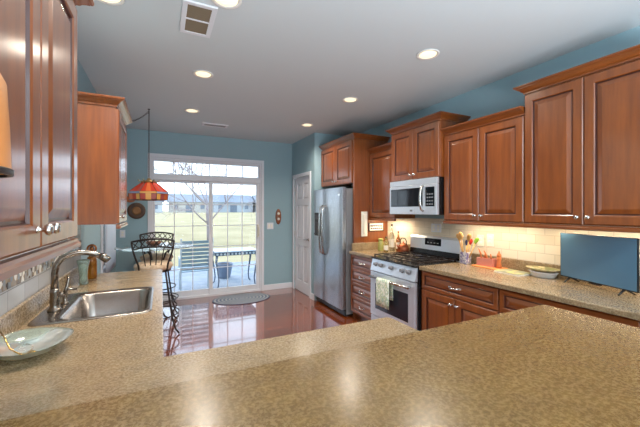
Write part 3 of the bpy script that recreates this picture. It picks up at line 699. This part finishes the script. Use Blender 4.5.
# wall plaques on back wall
t = thing('wall_thermometer', 'oval brown wooden plaque with two pale dials on the teal wall', 'plaque', (1.945, YB, 1.34))
b = B(); b.lathe([(.001, 0), (.055, 0), (.055, -.012), (.047, -.018), (.001, -.018)], n=28, axis='y', sc=(1, 2.6), cap=False); b.build('plaque_board', wood_mat('brown_plaque', lin(110, 60, 34), lin(150, 88, 50), .4), t, smooth=False)
for z in (.055, -.045): B().lathe([(.024, -.018), (.024, -.024), (.02, -.027), (.001, -.027)], (0, 0, z), 18, 'y').build('dial', OFFWHITE, t)
t = thing('round_plaque', 'round dark wooden wall plate beside the pendant lamp', 'plaque', (-.345, YB, 1.45))
b = B(); b.lathe([(.001, 0), (.12, 0), (.125, -.01), (.115, -.02), (.08, -.012), (.001, -.012)], n=32, axis='y', cap=False); b.build('plate_rim', wood_mat('dark_plaque', lin(70, 48, 36), lin(100, 70, 48), .5), t, smooth=True)
b = B(); b.lathe([(.06, -.011), (.062, -.018), (.04, -.024), (.03, -.018), (.001, -.02)], n=24, axis='y', cap=False); b.build('medallion', mat('bronze_relief', lin(150, 104, 62), .45), t)
tag(B().lathe([(.001, 0), (.055, 0), (.06, -.014), (.03, -.03), (.001, -.034)], (-.43, YB, 1.625), 20, 'y', cap=False, sc=(1.2, .8)).build('bird_ornament', mat('orange_ornament', lin(190, 110, 70), .5)), 'small orange oval ornament on teal wall above the round plate', 'ornament')

# ------------------------------------------------------------------ ceiling things
LAMPM = mat('lit_lens', lin(255, 240, 205), .5, emis=(1, .82, .52, 1), es=1.15)
TRIM = mat('light_trim', lin(236, 232, 226), .4)
def downlight(x, y, label):
    t = thing('recessed_light', label, 'ceiling light', (x, y, ZC), 0, 'recessed ceiling lights')
    B().lathe([(.068, -.0005), (.088, -.0005), (.09, -.004), (.086, -.008), (.07, -.006), (.066, -.002)], n=28, cap=False).build('trim_ring', TRIM, t, smooth=True)
    B().lathe([(.001, -.002), (.067, -.002), (.066, -.004), (.04, -.007), (.001, -.008)], n=24, cap=False).build('lens', LAMPM, t, smooth=True)
    l = bpy.data.lights.new('downlight_beam', 'SPOT'); l.energy = DOWN_W*4; l.color = (1, .90, .76); l.spot_size = math.radians(150); l.spot_blend = .9; l.shadow_soft_size = .06
    o = bpy.data.objects.new('downlight_beam', l); COL.objects.link(o); o.parent = t; o.location = (0, 0, -.03)
for x, y, lb in ((.345, 1.97, 'recessed ceiling light nearest the large vent at the top edge'), (.345, 3.15, 'recessed ceiling light in the middle of the left row'), (.345, 4.37, 'farthest recessed ceiling light of the left row near the small vent'),
                 (1.92, 1.96, 'large recessed ceiling light in front of the right cabinets'), (1.92, 3.15, 'recessed ceiling light above the space before the range'), (1.92, 4.36, 'farthest recessed ceiling light before the closet corner'),
                 (-.285, 2.24, 'recessed ceiling light above the sink beside the left cabinets')): downlight(x, y, lb)
VENTD = mat('brown_vent_filter', lin(120, 106, 88), .7)
def vent(label, x, y, w, d, cells, m):
    t = thing('ceiling_vent', label, 'vent', (x, y, ZC))
    b = B(); fr = .03
    b.box(-w/2, w/2, -d/2, -d/2+fr, -.012, 0); b.box(-w/2, w/2, d/2-fr, d/2, -.012, 0); b.box(-w/2, -w/2+fr, -d/2+fr, d/2-fr, -.012, 0); b.box(w/2-fr, w/2, -d/2+fr, d/2-fr, -.012, 0)
    if cells: b.box(-w/2+fr, w/2-fr, -.008, .008, -.011, 0)
    b.build('vent_frame', WHITE, t, bevel=.002)
    B().box(-w/2+fr, w/2-fr, -d/2+fr, d/2-fr, -.003, -.001).build('vent_backing', m, t)
    for i in range(12):
        yy = -d/2+fr+(d-2*fr)*(i+.5)/12; hh = (d-2*fr)/12*.32
        B().prism([(yy-hh, -.004), (yy+hh, -.009), (yy+hh, -.007), (yy-hh, -.002)], -w/2+fr, w/2-fr, 'x').build('slat', m, t)
vent('white framed ceiling vent with two brown louvered panels near the camera', .213, 2.265, .2, .38, True, VENTD)
vent('small flat ceiling vent near the back wall above the patio door', .707, 4.96, .36, .16, False, mat('grey_vent', lin(150, 150, 150), .6))

# stained glass pendant
def pendant():
    x, y = -.139, 4.54
    t = thing('pendant_lamp', 'stained glass pendant lamp in red and orange hanging on a swagged chain', 'lamp', (x, y, 1.585))
    REDG = [mat('stained_glass_'+n, lin(*c), .25, spec=.6) for n, c in (('red', (186, 58, 36)), ('orange', (204, 104, 54)), ('rose', (176, 84, 76)), ('amber', (236, 176, 90)), ('blue', (150, 160, 190)))]
    for m in REDG: P_(m).inputs['Transmission Weight'].default_value = .25; P_(m).inputs['Emission Color'].default_value = P_(m).inputs['Base Color'].default_value; P_(m).inputs['Emission Strength'].default_value = .06
    n = 8; R0, R1 = .23, .075; ring = lambda r, z: [(r*math.cos(2*PI*(i+.5)/n), r*math.sin(2*PI*(i+.5)/n), z) for i in range(n)]
    b = B(); L0, L1, L2, L3 = ring(.222, 0), ring(.232, .075), ring(.23, .095), ring(.085, .215)
    def quad(a, c, i, mi, k0=0, k1=1):
        j = (i+1) % n; f = lambda l, k: Vector(l[i]).lerp(Vector(l[j]), k)
        b.bm.faces.new([b.bm.verts.new(q) for q in (f(a, k0), f(a, k1), f(c, k1), f(c, k0))]).material_index = mi
    for i in range(n):
        for k in range(3): quad(L0, L1, i, (1, 0, 3, 2)[(i+k) % 4], k/3, (k+1)/3)
        quad(L1, L2, i, (4, 3)[i % 2]); 
        for k in range(3): quad(L2, L3, i, (0, 1, 0, 0, 2)[(i*3+k) % 5], k/3, (k+1)/3)
    o = b.build('shade', REDG, t); s = o.modifiers.new('t', 'SOLIDIFY'); s.thickness = .004
    b = B()
    for l in (L0, L1, L2, L3): b.tube(l, .004, 6, closed=True)
    for i in range(n): b.tube([L0[i], L1[i], L2[i], L3[i]], .0035, 6)
    b.build('leading', IRON, t)
    b = B(); b.lathe([(.088, .213), (.094, .225), (.07, .235), (.03, .245), (.012, .27)], n=16); b.build('cap', mat('aged_brass', lin(150, 124, 84), .4, metal=.8), t)
    b = B()
    for i in range(6):
        a = 2*PI*i/6; b.tube([(.085*math.cos(a), .085*math.sin(a), .222), (.11*math.cos(a), .11*math.sin(a), .235), (.118*math.cos(a), .118*math.sin(a), .252)], [.006, .009, .004], 6)
    b.build('crown_points', mat('brass_points', lin(160, 150, 120), .4, metal=.8), t)
    B().lathe([(.001, .09), (.03, .1), (.036, .13), (.02, .16), (.014, .2)], n=16, cap=False).build('bulb', OFFWHITE, t, smooth=True)
    top = ZC-1.585
    def chain(p0, p1, sag, nl):
        b = B()
        for k in range(nl):
            u = (k+.5)/nl; p = Vector(p0).lerp(Vector(p1), u); p.z -= sag*4*u*(1-u)
            u2 = u+.01; q = Vector(p0).lerp(Vector(p1), u2); q.z -= sag*4*u2*(1-u2); d = (q-p).normalized(); s = d.orthogonal().normalized()
            if k % 2: s = s.cross(d)
            ln = (Vector(p1)-Vector(p0)).length/nl*.72
            b.tube([p+d*ln*math.cos(a)+s*.008*math.sin(a) for a in [2*PI*i/8 for i in range(8)]], .0022, 5, closed=True)
        return b
    chain((0, 0, .27), (0, 0, top-.03), 0, 30).build('chain', IRON, t)
    chain((0, 0, top-.03), (-.478, .12, top-.07), .12, 22).build('swag_chain', IRON, t)
    b = B(); b.lathe([(.014, top), (.014, top-.006), (.005, top-.01), (.004, top-.03)], n=12); b.tube([(-.4805, .12, top-.07), (-.465, .12, top-.07)], .006); b.build('hook', IRON, t)
pendant()
# small amber glass pendant above the bar, close at left
def bar_pendant():
    x, y = -.2244, .4536
    t = thing('bar_pendant', 'amber bell pendant shade hanging at the near left above the bar', 'lamp', (x, y, 1.497))
    sh = mat('amber_shade', lin(200, 128, 70), .4, spec=.4); P_(sh).inputs['Transmission Weight'].default_value = .15
    b = B(); b.lathe([(.078, .004), (.0765, .05), (.074, .1), (.066, .117), (.045, .126), (.02, .13), (.018, .126), (.043, .121), (.063, .112), (.071, .098), (.0735, .05), (.075, .004)], n=40, cap=False); b.build('shade', sh, t, smooth=True)
    B().lathe([(.0745, .0), (.0795, .0), (.08, .006), (.0765, .008), (.0745, .004)], n=40, cap=False).build('rim', IRON, t, smooth=True)
    B().lathe([(.02, .128), (.016, .16), (.006, .17)], n=16).build('socket_cap', NICKEL, t)
    B().tube([(0, 0, .165), (0, 0, ZC-1.497-.02)], .003, 6).build('cord', IRON, t)
    B().lathe([(.06, ZC-1.497), (.06, ZC-1.497-.01), (.02, ZC-1.497-.022)], n=20).build('canopy', NICKEL, t)
bar_pendant()

# under cabinet lights
def underlight(label, x, y, z, ln, k=1):
    t = thing('undercabinet_light', label, 'light', (x, y, z), 0, 'slim lights under the right cabinets')
    B().box(-.03, .03, -ln/2, ln/2, -.014, 0).build('housing', TRIM, t, bevel=.003)
    B().box(-.02, .02, -ln/2+.01, ln/2-.01, -.0165, -.014).build('lens', LAMPM, t)
    l = bpy.data.lights.new('undercabinet_glow', 'AREA'); l.shape = 'RECTANGLE'; l.size = .04; l.size_y = ln-.02; l.energy = UNDER_W*ln*k; l.color = (1, .80, .55)
    o = bpy.data.objects.new('undercabinet_glow', l); COL.objects.link(o); o.parent = t; o.location = (0, 0, -.02)
underlight('slim light under the tall cabinet above the television', 2.75, 1.2, 1.3548, .7)
underlight('slim light under the cabinet between microwave and tall cabinet', 2.75, 2.02, 1.3548, .7)
underlight('slim light under the narrow cabinet left of the microwave', 2.75, 3.47, 1.3548, .42, 2)

# ------------------------------------------------------------------ breakfast table and stools
CUSH = two_tone('beige_cushion', lin(196, 168, 140), lin(214, 190, 164), 30, .85)
def stool():
    t = thing('bar_stool', 'x', 'stool', (0, 0, 0), 0, 'wrought iron bar stools')
    b = B(); b.lathe([(.17, .735), (.2, .745), (.215, .775), (.21, .805), (.17, .825), (.06, .832)], n=28); b.build('seat', CUSH, t, smooth=True)
    B().lathe([(.185, .715), (.195, .72), (.195, .738), (.18, .738)], n=28).build('seat_ring', IRON, t)
    for sx_ in (-1, 1):
        for sy_ in (-1, 1):
            B().tube([(sx_*.13, sy_*.13, .72), (sx_*.15, sy_*.155, .55), (sx_*.175, sy_*.185, .36), (sx_*.2, sy_*.215, .18), (sx_*.24, sy_*.255, .05), (sx_*.275, sy_*.285, .009)], .0105, 8).build('leg', IRON, t)
    for z, r in ((.36, .252), (.2, .285)):
        b = B(); b.tube([(r*math.cos(2*PI*i/28), r*math.sin(2*PI*i/28)*1.05, z) for i in range(28)], .008, 8, closed=True); b.build('foot_ring', IRON, t)
    # backrest, towards -y
    top = lambda u: Vector((u*.222, -.235+.05*u*u, 1.125-.03*u*u)); low = lambda u: Vector((u*.21, -.23+.045*u*u, 1.035-.03*u*u))
    us = [-1+2*i/16 for i in range(17)]
    b = B(); b.tube([top(u) for u in us], .011, 8); b.tube([low(u) for u in us], .009, 8)
    for s in (-1, 1): b.tube([top(s), low(s), (s*.19, -.19, .93), (s*.155, -.165, .82), (s*.145, -.14, .735)], .0105, 8)
    b.build('back_frame', IRON, t)
    b = B(); K = 6
    for k in range(K):
        u0, u1 = -1+2*k/K, -1+2*(k+1)/K
        b.tube([low(u0), low(u0).lerp(top(u1), .5)+Vector((0, 0, .006)), top(u1)], .0055, 6); b.tube([top(u0), top(u0).lerp(low(u1), .5)-Vector((0, 0, .006)), low(u1)], .0055, 6)
    b.build('lattice', IRON, t)
    b = B()
    for u in (-.55, -.18, .18, .55): b.tube([low(u), (u*.17, -.2, .9), (u*.13, -.165, .735)], .006, 6)
    b.build('spindles', IRON, t)
    return t
s1 = stool(); s1.location = (-.085, 4.45, 0); s1['label'] = 'near wrought iron bar stool with lattice back turned to the sink counter'
s2 = copy_tree(s1); s2.location = (-.06, 5.22, 0); s2.rotation_euler = (0, 0, PI); s2['label'] = 'far wrought iron bar stool against the patio door beyond the glass table'
t = thing('glass_table', 'round glass-topped pedestal table between the two bar stools', 'table', (-.07, 4.85, 0))
B().lathe([(.001, .968), (.465, .968), (.47, .972), (.47, .976), (.465, .98), (.001, .98)], n=48, cap=False).build('tabletop', mat('table_glass', (.86, .96, .95, 1), .03, trans=.9, ior=1.45), t, smooth=False)
b = B()
b.lathe([(.2, .955), (.2, .967), (.19, .967), (.19, .955)], n=28); b.build('top_ring', IRON, t)
for k in range(3):
    a = 2*PI*k/3; c_, s_ = math.cos(a), math.sin(a)
    B().tube([(r*c_, r*s_, z) for r, z in ((.195, .956), (.12, .88), (.05, .65), (.035, .45), (.045, .3), (.07, .12), (.11, .03), (.14, .01))], .0115, 8).build('leg', IRON, t)
B().lathe([(.055, .52), (.06, .53), (.055, .54)], n=20).build('collar', IRON, t)
t = thing('fruit_bowl', 'small brown bowl on the round glass table', 'bowl', (-.09, 4.86, .98))
B().lathe([(.04, 0.0005), (.05, .004), (.085, .035), (.1, .06), (.096, .06), (.08, .036), (.04, .01)], n=24).build('bowl_body', mat('brown_bowl', lin(128, 84, 62), .4), t, smooth=True)

# rug
def rug():
    m = mat('braided_rug', lin(110, 122, 142), .95); t = N(m, 'ShaderNodeTexCoord'); mp = N(m, 'ShaderNodeMapping'); mp.inputs['Scale'].default_value = (1, 1.42, 0); L(m, t.outputs['Object'], mp.inputs[0])
    w = N(m, 'ShaderNodeTexWave'); w.wave_type = 'RINGS'; w.rings_direction = 'Z'; w.inputs['Scale'].default_value = 5.5; w.inputs['Distortion'].default_value = .6; w.inputs['Detail Scale'].default_value = 14; L(m, mp.outputs[0], w.inputs['Vector'])
    r = ramp(m, [(.2, lin(92, 100, 124)), (.5, lin(124, 138, 150)), (.8, lin(164, 164, 160))]); L(m, w.outputs['Fac'], r.inputs[0]); L(m, r.outputs[0], P_(m).inputs['Base Color'])
    b = B(); b.lathe([(.001, .001), (.46, .001), (.468, .006), (.455, .012), (.001, .012)], n=56, cap=False, sc=(1, .7))
    tag(b.build('oval_rug', m, loc=(1.19, 5.36, 0), rot=.0), 'oval braided blue grey rug on the floor before the patio door', 'rug')
rug()

# ------------------------------------------------------------------ outdoors
GZ = -.18
def lawn_mat():
    m = mat('winter_lawn', lin(200, 188, 132), .95); v = mapped(m, (1, 1, 1), 'World'); f = noise(m, v, .25, 6, .7)
    r = ramp(m, [(.35, lin(160, 146, 108)), (.65, lin(188, 172, 134))]); L(m, f, r.inputs[0]); L(m, r.outputs[0], P_(m).inputs['Base Color']); return m
b = B(); pr = [(-150, GZ), (13, GZ), (40, .15), (75, .72), (88, .86), (260, .9)]
b.prism(pr+[(260, GZ-1), (-150, GZ-1)], -220, 260, 'x')
struct(b, 'ground', lawn_mat())
CONC = two_tone('patio_concrete', lin(140, 148, 160), lin(156, 162, 172), 3, .8)
struct(B().box(-2.6, 4.2, YB+.16, 9.6, GZ, -.06), 'patio', CONC)
AWHITE = mat('outdoor_white_metal', lin(210, 218, 222), .45); SLING = mat('striped_slat', lin(150, 176, 190), .6)
def patio_chair():
    t = thing('patio_chair', 'high-backed slatted patio chair outside the fixed glass panel', 'chair', (.57, 6.5, -.06), 0)
    W_ = .25
    for k in range(8):
        z = .46+k*.07; y = -.22-.02*k
        B().box(-W_, W_, y-.008, y+.008, z-.026, z+.026).build('back_slat', SLING, t, bevel=.004)
    for k in range(5): B().box(-W_, W_, -.2+k*.095, -.12+k*.095, .40, .415).build('seat_slat', SLING, t, bevel=.003)
    for s in (-1, 1):
        B().tube([(s*(W_+.012), -.4, 1.02), (s*(W_+.012), -.22, .42), (s*(W_+.012), -.25, 0)], .014, 8).build('rear_leg', AWHITE, t)
        B().tube([(s*(W_+.012), .28, 0), (s*(W_+.012), .26, .42)], .014, 8).build('front_leg', AWHITE, t)
        B().tube([(s*(W_+.014), -.27, .63), (s*(W_+.014), .0, .65), (s*(W_+.014), .28, .63), (s*(W_+.014), .27, .41)], .014, 8).build('armrest', AWHITE, t)
        B().tube([(s*(W_+.012), -.21, .4), (s*(W_+.012), .27, .4)], .012, 8).build('side_rail', AWHITE, t)
patio_chair()
CAST = mat('cast_aluminium', lin(78, 92, 112), .45, metal=.4)
def patio_table():
    t = thing('patio_table', 'dark cast metal patio table with curved legs outside the sliding panel', 'table', (1.345, 6.75, -.06), 0)
    B().box(-.42, .42, -.3, .3, .695, .715).build('table_top', mat('pale_table_top', lin(196, 206, 216), .3), t, bevel=.006)
    b = B(); b.box(-.41, .41, -.3, -.285, .635, .695); b.box(-.41, .41, .285, .3, .635, .695); b.box(-.42, -.405, -.3, .3, .635, .695); b.box(.405, .42, -.3, .3, .635, .695)
    b.build('apron', CAST, t)
    b = B()
    for i in range(12): x = -.38+i*.07; b.lathe([(.022, -.306), (.022, -.299)], (x, 0, .665), 10, 'y')
    b.build('apron_rosettes', AWHITE, t)
    for sx_ in (-1, 1):
        for sy_ in (-1, 1):
            B().tube([(sx_*.38, sy_*.27, .66), (sx_*.40, sy_*.28, .52), (sx_*.37, sy_*.26, .36), (sx_*.345, sy_*.25, .16), (sx_*.36, sy_*.26, .04), (sx_*.39, sy_*.28, .012)], [.024, .022, .016, .013, .013, .015], 8).build('leg', CAST, t)
patio_table()
t = thing('planter', 'round dark planter pot on the patio behind the metal table', 'planter', (1.27, 7.5, -.06))
B().lathe([(.11, 0), (.13, .02), (.17, .22), (.185, .3), (.185, .33), (.165, .33), (.16, .29)], n=24).build('pot', mat('grey_pot', lin(112, 126, 148), .5), t, smooth=True)
B().lathe([(.001, .3), (.163, .3)], n=24, cap=False).build('soil', mat('soil', lin(80, 66, 54), .95), t)
# bare tree
def tree(loc, label, seed, h):
    random.seed(seed); b = B()
    def grow(p, d, ln, r, lvl):
        pts = [p]; q = p.copy(); dd = d.copy()
        for k in range(4):
            dd = (dd+Vector((random.uniform(-.14, .14), random.uniform(-.14, .14), random.uniform(-.02, .12)))).normalized(); q = q+dd*ln/4; pts.append(q.copy())
        b.tube(pts, [r*(1-.1*k) for k in range(5)], 5 if lvl else 8)
        if lvl >= 4: return
        for c in range(6 if lvl == 0 else 5 if lvl < 3 else 4):
            k = random.choice((2, 3, 4)) if c else 4
            a = random.uniform(0, 2*PI); s = dd.orthogonal().normalized(); s = Matrix.Rotation(a, 3, dd) @ s
            grow(pts[k], (dd*.7+s*random.uniform(.6, 1.1)).normalized(), ln*(random.uniform(1.0, 1.5) if lvl == 0 else random.uniform(.5, .75)), r*(.42 if lvl == 0 else .5), lvl+1)
    grow(Vector((0, 0, 0)), Vector((0, 0, 1)), h, .1, 0)
    tag(b.build('bare_tree', mat('grey_bark', lin(150, 138, 142), .9), loc=loc), label, 'tree')
tree((2.12, 17.0, GZ), 'bare branching tree on the lawn beyond the patio', 11, 1.9)
tree((-3.2, 24.0, GZ), 'bare tree farther off on the left of the lawn', 4, 2.0)
# houses
SIDING = [mat('siding_'+n, lin(*c), .8) for n, c in (('white', (184, 187, 193)), ('grey', (166, 172, 182)), ('cream', (184, 179, 172)))]
ROOFM = mat('grey_shingles', lin(136, 142, 154), .9); HWIN = mat('house_window', lin(104, 114, 132), .3)
def house(x, y, w, d, h, rh, mi, label):
    t = thing('house', label, 'house', (x, y, .87), 0, 'houses across the lawn')
    B().box(-w/2, w/2, -d/2, d/2, 0, h).build('walls', SIDING[mi], t)
    B().prism([(-d/2-.4, h), (d/2+.4, h), (0, h+rh)], -w/2-.4, w/2+.4, 'x').build('roof', ROOFM, t)
    nw = max(2, int(w/3))
    for i in range(nw):
        xx = -w/2+w*(i+.5)/nw
        if i == nw//2: B().box(xx-.9, xx+.9, -d/2-.06, -d/2, 0, 2.1).build('patio_door', HWIN, t)
        else: B().box(xx-.5, xx+.5, -d/2-.05, -d/2, .9, 2.0).build('window', HWIN, t)
for (x, w, mi, lb) in ((-6, 12.5, 0, 'white house across the lawn, leftmost through the door'), (6.5, 9.5, 2, 'cream house across the lawn left of the bare tree'), (17.5, 10.5, 1, 'grey house across the lawn right of the bare tree'), (29, 10.5, 0, 'white house across the lawn, rightmost through the door')):
    house(x, 92+mi, w, 8, 2.7, 2.2, mi, lb)
